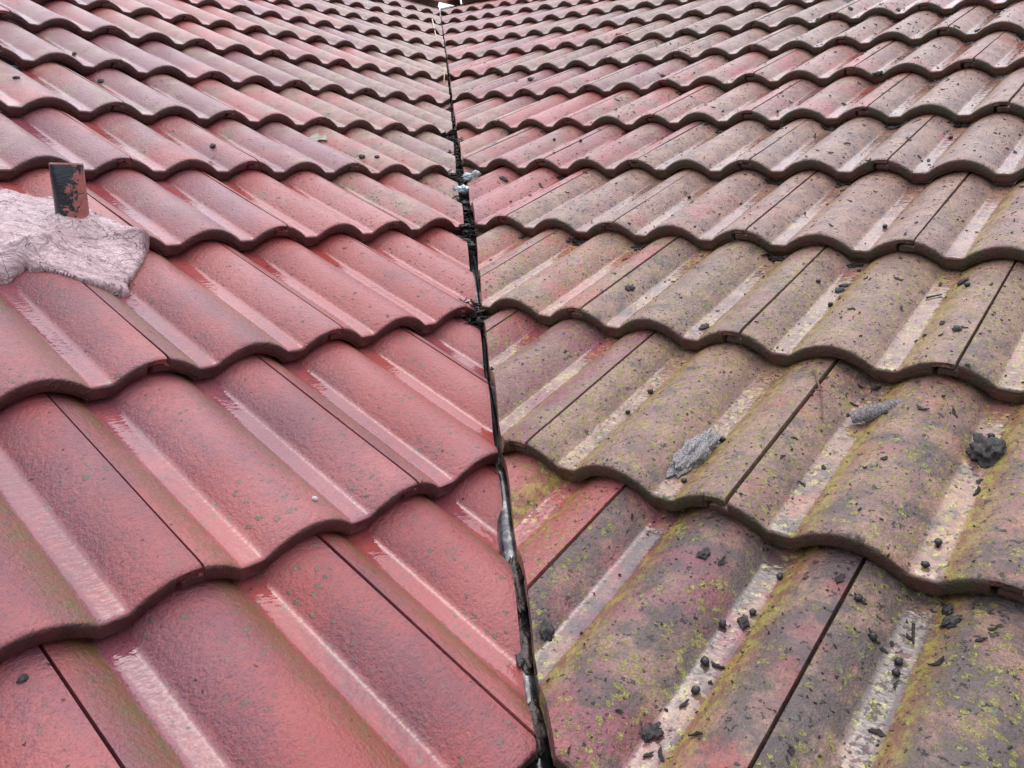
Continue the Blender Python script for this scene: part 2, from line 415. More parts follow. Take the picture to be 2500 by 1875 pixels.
def seen(side, s0, s1, t0, t1):
    k = 0
    for i in range(7):
        for j in range(6):
            s = s0 + (s1 - s0) * i / 6; t = t0 + (t1 - t0) * j / 5
            P_ = W(side, s, t, .02)
            xc = lerp_tab(CUT[side], P_.y)
            if (P_.x > xc) if side == 'L' else (P_.x < xc): continue
            pr = project(P_)
            if pr and -12 < pr[0] < 2512 and -12 < pr[1] < 1887: k += 1
    return k
tiles = []
for side in 'LR':
    for j in range(JMIN, JMAX + 1):
        ds, dt = OFF[side].get(j, (0, 0))
        row = []
        for i in range(-40, 41):
            if side == 'L':
                if (i - j) % 2: continue
                s = i * PER - .045 + ds
            else:
                if (i - j - 1) % 2: continue
                s = i * PER + .075 + ds
            t = j * G + dt
            if not seen(side, s, s + .3, t, min(t + G, T_RIDGE)): continue
            row.append((s, t))
        row.sort(key=lambda a: -a[0] if side == 'L' else a[0])
        for k, (s, t) in enumerate(row): tiles.append((side, j, k, s, t))
print('TILES', len(tiles), {sd_: [sum(1 for q in tiles if q[0] == sd_ and q[1] == j) for j in range(JMIN, JMAX + 1)] for sd_ in 'LR'})

def cut_mesh(me, mw, side, j, s, t):
    """saw the tile along the valley"""
    y0 = W(side, s, t).y
    pts = [mw @ Vector(c) for c in ((0, 0, 0), (.3, 0, 0), (0, G, 0), (.3, G, 0))]
    ya, yb = None, None
    # where the tile's front edge and head edge meet the valley
    def meet(tt):
        lo, hi = -6, 8
        for _ in range(50):
            mid = (lo + hi) / 2; P_ = W(side, mid, tt)
            ins = (P_.x < lerp_tab(CUT[side], P_.y)) if side == 'L' else (P_.x < lerp_tab(CUT[side], P_.y))
            if ins: lo = mid
            else: hi = mid
        return W(side, lo, tt)
    A, B = meet(t), meet(t + G)
    d = Vector((B.x - A.x, B.y - A.y, 0)).normalized()
    nrm = Vector((d.y, -d.x, 0))                 # points to +x
    out = nrm if side == 'L' else -nrm
    inv = mw.inverted()
    co = inv @ Vector((A.x, A.y, A.z)); no = (inv.to_3x3() @ out).normalized()
    side_of = [(mw @ v.co - A).dot(out) for v in me.vertices]
    if max(side_of) <= 0: return me
    bm = bmesh.new(); bm.from_mesh(me)
    geom = list(bm.verts) + list(bm.edges) + list(bm.faces)
    r = bmesh.ops.bisect_plane(bm, geom=geom, plane_co=co, plane_no=no, dist=1e-6, clear_outer=True)
    ed = [e for e in r['geom_cut'] if isinstance(e, bmesh.types.BMEdge) and e.is_valid]
    if ed: bmesh.ops.triangle_fill(bm, edges=ed, use_beauty=True)
    loose = [v for v in bm.verts if not v.link_faces]
    if loose: bmesh.ops.delete(bm, geom=loose, context='VERTS')
    if len(bm.faces) < 30: bm.free(); return None
    m2 = bpy.data.meshes.new('concrete_tile'); bm.to_mesh(m2); bm.free()
    m2.materials.append(M_LEFT)
    for p in m2.polygons: p.use_smooth = True
    m2.set_sharp_from_angle(angle=R_(50))
    return m2

for (side, j, k, s, t) in tiles:
    rs = random.Random(hash((side == 'L', j, round(s * 100))) & 0xffff)
    c = W(side, s + .15, t + .15)
    pr = project(c) or (1250, 2200)
    near = (c - CAM_C).length < 2.6
    me = rs.choice(FINE if near else COARSE)
    jit = .0034 if j > 1 else .0018
    if side == 'L' and j in (1, 2) and -.6 < s < .05: jit = 0
    rz = .0065 if j > 1 else .0022
    mw = frame(side, s + rs.uniform(-.001, .001), t + rs.uniform(-jit, jit), rs.uniform(-.0005, .0005)) @ Matrix.Rotation(rs.uniform(-rz, rz), 4, 'Z') @ Matrix.Rotation(rs.uniform(-.0022, .0022), 4, 'Y')
    cutm = cut_mesh(me, mw, side, j, s, t)
    if cutm is None: continue
    is_cut = cutm is not me
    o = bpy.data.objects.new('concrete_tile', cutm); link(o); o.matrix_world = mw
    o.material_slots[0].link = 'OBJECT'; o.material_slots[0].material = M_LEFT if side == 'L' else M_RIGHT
    a = look(side, pr[0], pr[1], rs)
    if side == 'R' and (j, k) in MOSSY: a['olive'], a['yellow'] = MOSSY[j, k]
    if side == 'R' and k == 0 and j < 1: a['grime'] = .22
    for kk, v in a.items(): o[kk] = float(v)
    if side == 'L': col = 'plum' if a['plum'] > .6 else 'red' if a['grime'] < .3 else 'faded red'
    else: col = 'lichen-spotted brown' if a['yellow'] > .45 else 'dirt-flecked pink'
    if is_cut: col = 'sawn ' + col
    n_up = j - JMIN + 1
    rowtxt = ('lowest course' if n_up == 1 else ORD[n_up] + ' course up') if j <= 5 else ('top course' if j == JMAX else ORD[JMAX - j + 1] + ' course from top')
    tag(o, '%s roof tile, %s slope, %s, %s from the valley' % (col, 'left' if side == 'L' else 'right', rowtxt, ORD[k + 1]), 'roof tile',
        'concrete tiles of the left roof slope' if side == 'L' else 'concrete tiles of the right roof slope')

# ------------------------------------------------------------------ deck under the tiles, ground far below
for side in 'LR':
    V = []
    for (s, t) in ((-6, -.9), (6, -.9), (6, T_RIDGE + .25), (-6, T_RIDGE + .25)):
        V.append((s, t))
    # clip along the valley in plan
    pts = []
    for tt in [-.9 + (T_RIDGE + .6) * i / 30 for i in range(31)]:
        lo, hi = -8.0, 8.0
        for _ in range(40):
            mid = (lo + hi) / 2; P_ = W(side, mid, tt, -.11)
            if P_.x < lerp_tab(CUT['L'], P_.y) + .006: lo = mid
            else: hi = mid
        pts.append((lo, tt))
    VV, FF = [], []
    far = -9 if side == 'L' else 9
    for (sv, tt) in pts:
        for n_ in (-.11, -.13):
            VV.append(W(side, sv, tt, n_)); VV.append(W(side, sv + far, tt, n_))
    for i in range(len(pts) - 1):
        a, c = i * 4, i * 4 + 4
        FF += [(a, a + 1, c + 1, c), (a + 2, c + 2, c + 3, a + 3), (a, c, c + 2, a + 2), (a + 1, a + 3, c + 3, c + 1)]
    o = mesh_obj('roof_deck', [tuple(v) for v in VV], FF, M_DARK, smooth=False)
    tag(o, kind='structure')
o = mesh_obj('ground', [(-1500, -1500, -4), (1500, -1500, -4), (1500, 1500, -4), (-1500, 1500, -4)], [(0, 1, 2, 3)], M_GROUND, smooth=False)
tag(o, kind='structure')

# ------------------------------------------------------------------ valley gutter: metal liner with a rounded upstand
def valley_pt(y, dx, dn):
    xc = .5 * (lerp_tab(CUT['L'], y) + lerp_tab(CUT['R'], y))
    return Vector((xc + dx, y, y * math.tan(PITCH) * Q + abs(dx) * math.tan(PITCH) * Q * .9 + dn))
vg = bpy.data.objects.new('valley_gutter', None); link(vg); vg.location = valley_pt(.5, 0, -.08)
tag(vg, 'dark wet metal valley gutter between the two tiled slopes', 'valley gutter')
ys = [.35 + .04 * i for i in range(164)]
cross = [(-.16, -.066), (-.05, -.066), (-.03, -.068), (.03, -.068), (.05, -.066), (.16, -.066)]
V = []; F = []
for y in ys:
    for dx, dn in cross: V.append(valley_pt(y, dx, dn) - vg.location)
    for dx, dn in reversed(cross): V.append(valley_pt(y, dx, dn - .003) - vg.location)
S = 2 * len(cross)
for i in range(len(ys) - 1):
    for k in range(S):
        a, b_ = i * S + k, i * S + (k + 1) % S
        F.append((a, b_, b_ + S, a + S))
mesh_obj('liner', [tuple(v) for v in V], F, M_LINER, vg, True, 40)
V = []; F = []; NS = 12
for i, y in enumerate(ys):
    yy = y
    wob = .0022 * noise.noise(Vector((0, y * 3, 4)))
    rad = .0150 + .0025 * noise.noise(Vector((2, y * 2.2, 0)))
    dep = (-.034 if y < 1.08 else -.034 - .030 * min(1, (y - 1.08) / .06)) + .004 * noise.noise(Vector((5, y * 2.5, 0)))
    for k in range(NS):
        an = 2 * math.pi * k / NS
        V.append(valley_pt(yy, 0, -.0) + Vector((wob + math.cos(an) * rad, 0, dep + math.sin(an) * rad * 1.15)) - vg.location)
for i in range(len(ys) - 1):
    for k in range(NS):
        a, b_ = i * NS + k, i * NS + (k + 1) % NS
        F.append((a, b_, b_ + NS, a + NS))
mesh_obj('upstand', [tuple(v) for v in V], F, M_LINER, vg, True)

# ------------------------------------------------------------------ small solids
def blob(name, seed, rx, ry, rz, rough, mat, mw, sub=2, freq=1.6, parent=None, flat=False):
    bm = bmesh.new(); bmesh.ops.create_icosphere(bm, subdivisions=sub, radius=1)
    for v in bm.verts:
        d = 1 + rough * noise.noise(v.co * freq + Vector((seed * 3.7, seed, 0))) + .5 * rough * noise.noise(v.co * freq * 2.7 + Vector((seed, 9, seed)))
        v.co = Vector((v.co.x * rx, v.co.y * ry, v.co.z * rz)) * d
    me = bpy.data.meshes.new(name); bm.to_mesh(me); bm.free(); me.materials.append(mat)
    for p in me.polygons: p.use_smooth = not flat
    o = bpy.data.objects.new(name, me); link(o, parent)
    o.matrix_world = mw
    return o
def leaf_geo(seed, L, Wd, curl):
    """bent scrap of rotten leaf with a ragged edge"""
    rs = random.Random(seed); NU, NVv = 7, 4; top = []; bot = []
    bend = rs.uniform(-.5, .5) * L; tw = rs.uniform(-.4, .4); cz = rs.uniform(-.3, 1)
    for i in range(NU):
        u = i / (NU - 1) * 2 - 1
        end = .25 + .75 * (1 - abs(u) ** 2.2)
        wl, wr = Wd * end * rs.uniform(.3, 1.3), Wd * end * rs.uniform(.3, 1.3)
        for k in range(NVv):
            v = k / (NVv - 1)
            y = -wl + (wl + wr) * v + bend * u * u
            z = curl * (cz * u * u * .6 + tw * u * (v - .5) + rs.uniform(-.22, .22)) + .12 * curl
            top.append(Vector((u * L * rs.uniform(.9, 1.05), y, z + .08 * Wd + .0005))); bot.append(Vector((u * L, y, z - .0004)))
    V = top + bot; n = len(top); F = []
    for i in range(NU - 1):
        for k in range(NVv - 1):
            a = i * NVv + k; F.append((a, a + NVv, a + NVv + 1, a + 1)); F.append((n + a, n + a + 1, n + a + NVv + 1, n + a + NVv))
    for i in range(NU - 1):
        for k in (0, NVv - 1):
            a = i * NVv + k; f = (a, a + NVv, n + a + NVv, n + a); F.append(f if k else f[::-1])
    for i in (0, NU - 1):
        for k in range(NVv - 1):
            a = i * NVv + k; f = (a, a + 1, n + a + 1, n + a); F.append(f[::-1] if i else f)
    return [tuple(v) for v in V], F
def lay(side, s, t, dn=0.0, rot=0.0):
    """frame lying on the tile surface there"""
    e = .004
    z = surf(side, s, t); sx = (surf(side, s + e, t) - surf(side, s - e, t)) / (2 * e)
    sx = max(-.9, min(.9, sx))
    m = frame(side, s, t, z + dn)
    return m @ Matrix.Rotation(-math.atan(sx), 4, 'Y') @ Matrix.Rotation(rot, 4, 'Z')

BERRIES = [(-0.0111, 0.2217), (-0.0134, 0.1585), (0.1441, 0.1451), (0.1409, 0.0439), (0.2936, -0.0984), (0.2741, -0.1287), (0.2806, -0.1815), (0.437, -0.0927), (0.4388, -0.1066), (0.4353, 0.2801), (0.2886, -0.217), (0.3859, -0.0499), (0.4102, -0.0815), (-0.3126, 0.6861), (0.1465, 0.679), (0.1456, 0.8241), (0.4295, 0.0192), (0.4317, 0.059), (0.2971, -0.0369), (-0.3196, 0.945), (0.1351, 1.3154), (-0.332, 1.4872), (-0.949, 1.289), (-0.8179, 1.2425), (0.1495, 0.5321), (0.108, 0.5923), (0.3289, 0.6176)]
SCRAPS = [(0.2382, 0.1189), (0.2712, 0.0996), (0.4423, 0.184), (0.4463, 0.163), (0.3614, -0.0344), (0.387, -0.0496), (0.4106, -0.0816), (0.5032, -0.0345), (0.4355, -0.0575), (0.4959, -0.0521), (0.2416, -0.0586), (0.2932, -0.179), (0.2861, -0.2354), (0.421, -0.0851), (0.4414, -0.1192), (0.4696, -0.0893), (0.4443, -0.1774), (0.2841, -0.2999), (0.2932, -0.2944), (0.3162, -0.2664), (-0.3088, 0.6356), (-0.2485, 0.5116), (-0.674, 1.041), (-0.6432, 0.9141), (-0.7812, 0.9825), (-0.1794, 1.3447), (-0.0563, 1.2127), (-0.0618, 1.13), (0.0456, 1.3725), (0.0736, 1.2188), (0.1331, 1.1497), (0.2054, 0.7286), (0.0629, 0.8862), (-0.024, 0.8755), (0.0734, 0.7511), (0.2314, 0.6075), (0.2831, 0.6537), (0.3627, 0.6132), (-1.8412, 2.4613), (-1.2857, 1.6707), (-0.9557, 1.664), (-1.1302, 2.0938), (-0.0549, 2.1519), (-0.0198, 2.1148), (0.0239, 1.757), (-0.1778, 1.553), (-0.3342, 1.5831), (-1.2488, 2.4466), (0.2667, 0.2937), (0.2367, 0.1629), (0.3275, 0.4816), (0.2799, 0.3461), (0.3566, 0.2742), (0.3905, 0.2917), (0.2591, 0.5273), (0.202, 0.4788)]
CLODS = [(0.222, -0.063), (0.2902, -0.114), (0.2755, -0.2783), (0.4593, -0.0122), (0.4659, -0.0315), (-0.008, 0.3992), (0.3525, 0.4528), (-0.1969, 0.479), (-0.6323, 0.6997), (-0.9378, 1.0141), (-0.0188, 1.409), (0.1433, 0.5912), (-0.6059, 2.5295), (-0.3322, 2.5367), (-0.5049, 2.5711), (-0.0024, 2.1635), (-0.1647, 1.7765), (-1.5602, 1.9806), (-0.9335, 1.941), (0.1163, -0.229), (0.3168, 0.6444), (0.1452, 0.6111)]
LUMP = [(0.1213, 0.0464), (0.1312, 0.1482)]
BARK = [(0.2852, 0.2542), (0.3201, 0.2908)]
CLOD_BIG = [(0.4385, 0.2395)]
TWIG = [(0.1994, 0.325), (0.2277, 0.2764), (0.249, 0.2255), (0.2222, 0.2704), (0.2327, 0.2766)]
TWIG2 = [(0.4355, -0.0399), (0.4422, -0.0644)]
TWIG3 = [(-1.6917, 2.8089), (-1.4116, 2.5056), (-1.5347, 2.6125), (-1.6888, 2.7677)]
TWIG4 = [(0.2775, 0.5958), (0.2955, 0.6137)]
LBITS = [(-0.1813, 0.0341), (0.7739, 1.3555), (0.0663, 1.5769), (0.3371, 1.908), (0.3255, 1.7176), (-0.5224, -0.0285), (0.349, 1.1925), (0.7853, 1.1658), (0.8086, 1.132)]
STRAW = [(3.2036, 3.5085), (2.7288, 2.9412), (2.04, 2.1643), (2.0087, 2.1153)]
PIPE = [(-0.1363, 0.7816)]
PATCH = [(-0.1986, 0.9459), (-0.1357, 0.992), (-0.1235, 0.9612), (-0.1017, 0.9216), (-0.0878, 0.8722), (-0.0843, 0.8169), (-0.0735, 0.7498), (-0.0555, 0.7278), (-0.0418, 0.72), (-0.0708, 0.6756), (-0.0959, 0.6515), (-0.1109, 0.6385), (-0.1297, 0.6068), (-0.1454, 0.6013), (-0.1638, 0.6045), (-0.1933, 0.6189), (-0.2186, 0.6513), (-0.2451, 0.6872), (-0.2473, 0.700), (-0.2633, 0.694), (-0.2764, 0.688)]

for i, (s, t) in enumerate(BERRIES):
    r = random.Random(i).uniform(.0034, .0047)
    o = blob('berry', i, r * 1.1, r, r * .9, .28, M_BERRY, lay('R', s, t, r * .75, i), 2)
    tag(o, 'shrivelled black berry lying on the wet tiles of the right slope', 'berry', 'black berries fallen on the right slope')
for i, (s, t) in enumerate(SCRAPS):
    rs = random.Random(100 + i)
    L = rs.uniform(.0045, .0085) * (1 if t < .9 else 1.4); V, F = leaf_geo(i, L, L * rs.uniform(.25, .5), L * rs.uniform(.10, .28))
    o = mesh_obj('leaf_scrap', V, F, M_LEAF, None, True, 60, lay('R', s, t, .0008, rs.uniform(0, 6.28)))
    tag(o, 'small curled scrap of black rotten leaf stuck to the right slope', 'leaf scrap', 'rotten leaf scraps on the right slope')
for i, (s, t) in enumerate(CLODS):
    rs = random.Random(200 + i); r = rs.uniform(.0055, .0085)
    if t > .9: r *= 1.25
    o = blob('dirt_clump', i, r * 1.35, r * .9, r * .42, .8, M_CLOD, lay('R', s, t, r * .25, rs.uniform(0, 6.28)), 3, 2.1)
    tag(o, 'wet black clump of rotted leaves and dirt on the right slope', 'dirt clump', 'dirt clumps on the right slope')
# gritty grey lump
def between(side, a, b_):
    P0, P1 = W(side, *a, surf(side, *a)), W(side, *b_, surf(side, *b_))
    return P0, P1
(a, b_) = LUMP
ang = math.atan2(b_[1] - a[1], b_[0] - a[0]); ln = math.hypot(b_[0] - a[0], b_[1] - a[1])
ms, mt = (a[0] + b_[0]) / 2, (a[1] + b_[1]) / 2
o = blob('mortar_lump', 5, ln * .47, .0165, .013, .42, M_GRIT, frame('R', ms, mt, surf('R', ms, mt) + .006) @ Matrix.Rotation(ang, 4, 'Z') @ Matrix.Rotation(R_(18), 4, 'X'), 5, 2.1)
tag(o, 'long gritty grey lump of crumbled mortar lying beside a roll', 'mortar lump')
(a, b_) = BARK
root = bpy.data.objects.new('bark_piece', None); link(root)
ang = math.atan2(b_[1] - a[1], b_[0] - a[0]); ms, mt = (a[0] + b_[0]) / 2, (a[1] + b_[1]) / 2
root.matrix_world = frame('R', ms, mt, surf('R', ms, mt) + .004) @ Matrix.Rotation(ang, 4, 'Z')
tag(root, 'grey curled piece of bark with a reddish inside, resting on the right slope', 'bark')
V = []; F = []; NU, NA = 15, 8
for i in range(NU):
    u = i / (NU - 1); x = (u - .5) * .074; rr = .0115 * (1 - .5 * abs(u - .45) ** 1.3) * (1 + .25 * noise.noise(Vector((u * 6, 1, 3))))
    for k in range(NA):
        an = R_(-15 + 200 * k / (NA - 1)) + .25 * noise.noise(Vector((u * 5, k, 0)))
        for q_ in (0, 1):
            rad = rr - .003 * q_
            V.append((x, math.cos(an) * rad, math.sin(an) * rad * .9))
outer = []; inner = []
for i in range(NU - 1):
    for k in range(NA - 1):
        a0 = (i * NA + k) * 2; b0 = a0 + 2; c0 = a0 + NA * 2; d0 = c0 + 2
        outer.append((a0, c0, d0, b0)); inner.append((a0 + 1, b0 + 1, d0 + 1, c0 + 1))
for i in range(NU - 1):
    for k in (0, NA - 1):
        a0 = (i * NA + k) * 2; c0 = a0 + NA * 2; outer.append((a0, a0 + 1, c0 + 1, c0))
for i in (0, NU - 1):
    for k in range(NA - 1):
        a0 = (i * NA + k) * 2; outer.append((a0, a0 + 2, a0 + 3, a0 + 1))
def sub(Vs, Fs):
    idx = sorted({v for f in Fs for v in f}); mp = {v: n for n, v in enumerate(idx)}
    return [Vs[v] for v in idx], [tuple(mp[v] for v in f) for f in Fs]
mesh_obj('outer_bark', *sub(V, outer), M_BARK, root, True, 60)
mesh_obj('inner_face', *sub(V, inner), M_BARKIN, root, True)
s, t = CLOD_BIG[0]
o = blob('soil_clod', 3, .019, .023, .014, .5, M_CLOD, lay('R', s, t, .007, .4), 4, 2.2)
tag(o, 'large rough black clod of soil in a pan near the right edge', 'soil clod')
# twigs and straw
def stick(name, side, pts, rad, mat, label, cat, parent=None, lift=.0):
    P_ = [W(side, s, t, surf(side, s, t) + rad + lift + extra) for (s, t, extra) in pts]
    Q_ = []
    for i in range(len(P_) - 1):
        for k in range(4): Q_.append(P_[i].lerp(P_[i + 1], k / 4))
    Q_.append(P_[-1]); org = P_[0]
    V = []; F = []; NK = 6
    for i, p in enumerate(Q_):
        d = (Q_[min(i + 1, len(Q_) - 1)] - Q_[max(i - 1, 0)]).normalized()
        x_ = d.cross(Vector((0, 0, 1))).normalized(); y_ = x_.cross(d)
        rr = rad * (1 - .45 * i / len(Q_)) * (1 + .25 * noise.noise(Vector((i * 1.3, rad * 1e3, 0))))
        for k in range(NK):
            an = 2 * math.pi * k / NK
            V.append(p + x_ * math.cos(an) * rr + y_ * math.sin(an) * rr - org)
    for i in range(len(Q_) - 1):
        for k in range(NK):
            a0, b0 = i * NK + k, i * NK + (k + 1) % NK; F.append((a0, b0, b0 + NK, a0 + NK))
    F.append(tuple(range(NK))[::-1]); F.append(tuple(range((len(Q_) - 1) * NK, len(Q_) * NK)))
    o = mesh_obj(name, [tuple(v) for v in V], F, mat, None, True, 50)
    if parent: o.parent = parent; o.matrix_parent_inverse = parent.matrix_world.inverted()
    o.matrix_world = Matrix.Translation(org)
    if label: tag(o, label, cat)
    return o
tw = [(*q_, 0) for q_ in TWIG]
main = stick('twig', 'R', [tw[0], (.214, .300, .002), (.2277, .2764, .002), (.240, .250, .002), tw[2]], .0014, M_TWIG, 'thin brown twig crossed by a shorter one over a tile joint', 'twig')
stick('twig', 'R', [(*TWIG[3], .003), (.2275, .2736, .0042), (*TWIG[4], .003)], .0013, M_TWIG, 'short dark twig laid across the longer brown twig', 'twig')
stick('twig', 'R', [(*TWIG2[0], .001), (.4385, -.052, .001), (*TWIG2[1], .001)], .0016, M_LEAF, 'straight dark stub of twig lying in a wet pan', 'twig')
stick('twig', 'R', [(*TWIG3[0], .004), (*TWIG3[2], .008), (*TWIG3[1], .002)], .0042, M_TWIG, 'bare grey-brown twig on the upper right slope', 'twig')
stick('twig', 'R', [(*TWIG4[0], .001), (*TWIG4[1], .001)], .0016, M_LEAF, 'black twig beside a flank in the middle of the right slope', 'twig')
stick('straw', 'L', [(*STRAW[0], .03), (*STRAW[1], .01)], .0035, M_STRAW, 'long pale straw hanging over a tile end high by the valley', 'straw')
stick('straw', 'L', [(*STRAW[2], .02), (*STRAW[3], .005)], .003, M_STRAW, 'short pale straw beside the valley on the left slope', 'straw')
# bits on the left slope
s, t = LBITS[0]; o = blob('pebble', 2, .0042, .0034, .0028, .25, M_STONE, lay('L', s, t, .0015), 2)
tag(o, 'tiny pale pebble on a red roll of the left slope', 'pebble')
s, t = LBITS[1]; V, F = leaf_geo(77, .036, .017, .006); o = mesh_obj('mortar_flake', V, F, M_FLAKE, None, True, 50, lay('L', s, t, .004, 2.2))
tag(o, 'thin greenish grey flake lying on the left slope', 'flake')
for i, (s, t) in enumerate(LBITS[2:]):
    r = .0038 + .0012 * (i % 3) + (.002 if t > 1 else 0); o = blob('dirt_crumb', 30 + i, r * 1.3, r, r * .6, .5, M_CLOD, lay('L', s, t, r * .3, i), 2, 2)
    tag(o, 'small black crumb of dirt on the left slope', 'dirt crumb', 'dirt crumbs on the left slope')

# ------------------------------------------------------------------ vent pipe and its sealant collar
ps, pt_ = PIPE[0]
base = W('L', ps, pt_, surf('L', ps, pt_))
pr_ = .0255
root = bpy.data.objects.new('vent_pipe', None); link(root); root.location = base
tag(root, 'short black vent pipe smeared with pink paint on the left slope', 'vent pipe')
V = []; F = []; NK = 40; HT = .124
prf = [(pr_, -.06), (pr_, .0), (pr_, .04), (pr_, .08), (pr_, HT - .003), (pr_ - .0004, HT - .001), (pr_ - .0012, HT), (pr_ - .0032, HT), (pr_ - .004, HT - .001), (pr_ - .004, 0), (pr_ - .004, -.06)]
for (r, z) in prf:
    for k in range(NK):
        an = 2 * math.pi * k / NK; V.append((r * math.cos(an), r * math.sin(an), z))
for i in range(len(prf) - 1):
    for k in range(NK):
        a0, b0 = i * NK + k, i * NK + (k + 1) % NK; F.append((a0, b0, b0 + NK, a0 + NK))
mesh_obj('pipe_wall', V, F, M_PIPE, root, True, 40)
mesh_obj('pipe_bore', [((pr_ - .0042) * math.cos(2 * math.pi * k / NK), (pr_ - .0042) * math.sin(2 * math.pi * k / NK), -.02) for k in range(NK)], [tuple(range(NK))], M_DARK, root, False)
# sealant: a skin draped over the tiles inside an irregular outline
def inside(s, t, poly):
    c = False; n = len(poly)
    for i in range(n):
        (x1, y1), (x2, y2) = poly[i], poly[(i + 1) % n]
        if (y1 > t) != (y2 > t) and s < (x2 - x1) * (t - y1) / (y2 - y1) + x1: c = not c
    return c
def edge_dist(s, t, poly):
    d = 9
    for i in range(len(poly)):
        (x1, y1), (x2, y2) = poly[i], poly[(i + 1) % len(poly)]
        L2 = (x2 - x1) ** 2 + (y2 - y1) ** 2
        u = max(0, min(1, ((s - x1) * (x2 - x1) + (t - y1) * (y2 - y1)) / L2)); d = min(d, math.hypot(s - x1 - u * (x2 - x1), t - y1 - u * (y2 - y1)))
    return d
PX = PATCH + [(-.36, .69), (-.36, .95)]
STEP = .0027
s0, s1, t0, t1 = -.37, -.03, .585, 1.0
NSx, NTx = int((s1 - s0) / STEP), int((t1 - t0) / STEP)
H = {}; base_h = {}
for i in range(NSx + 1):
    for k in range(NTx + 1):
        s, t = s0 + i * STEP, t0 + k * STEP
        ws = s + .009 * noise.noise(Vector((s * 34, t * 34, 1))) + .0016 * noise.noise(Vector((s * 120, t * 120, 3))); wt = t + .009 * noise.noise(Vector((s * 34, t * 34, 8))) + .0016 * noise.noise(Vector((s * 120, t * 120, 5)))
        base_h[i, k] = max(surf('L', s, t), surf('L', s, t + .004), surf('L', s, t + .009))
        if inside(ws, wt, PX): H[i, k] = edge_dist(ws, wt, PX)
import numpy as np
bh = np.array([[base_h[i, k] for k in range(NTx + 1)] for i in range(NSx + 1)])
msk = np.zeros(bh.shape, bool)
for key in H: msk[key] = True
hp = bh.copy()
for _ in range(1000):
    pd = np.pad(hp, 1, mode='edge')
    av = (pd[2:, 1:-1] + pd[:-2, 1:-1] + pd[1:-1, 2:] + pd[1:-1, :-2]) / 4
    hp = np.where(msk, np.maximum(bh + .0005, av), hp)
hh = {(i, k): float(hp[i, k]) for i in range(NSx + 1) for k in range(NTx + 1)}
V = []; idx = {}
for key, e in H.items():
    i, k = key; s, t = s0 + i * STEP, t0 + k * STEP
    rise = .0080 * min(1, e / .007) ** .5
    P_ = W('L', s, t, 0)
    dp = math.hypot(P_.x - base.x, P_.y - base.y)
    col = .014 * math.exp(-max(0, dp - .0255) / .014)
    q1 = noise.noise(Vector(((s + t * .5) * 20 + 3 * noise.noise(Vector((s * 14, t * 14, 9))), (t - s * .5) * 70 + 2.5 * noise.noise(Vector((s * 18, t * 18, 4))), 2)))
    wr = .0075 * (.5 - abs(q1)) * (.4 + .6 * noise.noise(Vector((s * 17, t * 17, 11)))) + .0016 * noise.noise(Vector((s * 150, t * 150, 2))) + .0065 * noise.noise(Vector((s * 19, t * 19, 6)))
    idx[key] = len(V); V.append(W('L', s, t, hh[key] + rise + col + wr * min(1, e / .01)) - base)
F = []
for (i, k) in H:
    q_ = [(i, k), (i + 1, k), (i + 1, k + 1), (i, k + 1)]
    if all(c in idx for c in q_): F.append(tuple(idx[c] for c in q_))
n0 = len(V)
V2 = V + [v - NV['L'] * .010 for v in V]
F2 = list(F) + [tuple(n0 + v for v in f[::-1]) for f in F]
cnt = {}
for f in F:
    for a0, b0 in zip(f, f[1:] + f[:1]): cnt[(a0, b0)] = 1
for (a0, b0) in list(cnt):
    if (b0, a0) not in cnt: F2.append((b0, a0, n0 + a0, n0 + b0))
o = mesh_obj('sealant_collar', [tuple(v) for v in V2], F2, M_PATCH, root, True, 70)

# ------------------------------------------------------------------ litter in the valley (nobody could count it)
rs = random.Random(5); V = []; F = []
def add_geo(v2, f2, mw):
    n = len(V)
    for v in v2: V.append(tuple(mw @ Vector(v)))
    for f in f2: F.append(tuple(n + a for a in f))
def litter(n, ya, yb, spread, lo, hi, size):
    for _ in range(n):
        y = rs.uniform(ya, yb); L = rs.uniform(.5, 1.3) * size
        v2, f2 = leaf_geo(rs.randrange(10**6), L, L * rs.uniform(.2, .6), L * rs.uniform(.15, .5))
        add_geo(v2, f2, Matrix.Translation(valley_pt(y, rs.gauss(0, spread), rs.uniform(lo, hi))) @ Matrix.Rotation(rs.uniform(0, 6.28), 4, 'Z') @ Matrix.Rotation(rs.uniform(-.7, .7), 4, 'X') @ Matrix.Rotation(rs.uniform(-.5, .5), 4, 'Y'))
litter(160, 1.50, 1.60, .020, -.030, .002, .011)
litter(620, 1.9, 2.75, .014, -.036, -.004, .011)
litter(60, 2.30, 2.42, .02, -.03, -.004, .012)
litter(90, 2.75, 2.95, .02, -.03, -.004, .014)
litter(160, 2.9, 4.3, .008, -.04, -.012, .012)
# under the lips of the upper right courses
for (side, j, k, s, t) in tiles:
    if side != 'R' or j < 2 or j > 7: continue
    for pan_s in (s + .06, s + .21):
        if rs.random() < .55:
            for _ in range(rs.randint(4, 11)):
                ss, tt = pan_s + rs.gauss(0, .014), t - abs(rs.gauss(0, .006)) - .002
                P_ = W('R', ss, tt)
                if P_.x < lerp_tab(CUT['R'], P_.y) + .01: continue
                L = rs.uniform(.005, .012); v2, f2 = leaf_geo(rs.randrange(10**6), L, L * .5, L * .4)
                add_geo(v2, f2, frame('R', ss, tt, surf('R', ss, tt) + .002) @ Matrix.Rotation(rs.uniform(0, 6.28), 4, 'Z') @ Matrix.Rotation(rs.uniform(-.5, .5), 4, 'X'))
o = mesh_obj('leaf_litter', V, F, M_LEAF, None, True, 60); tag(o, kind='stuff')
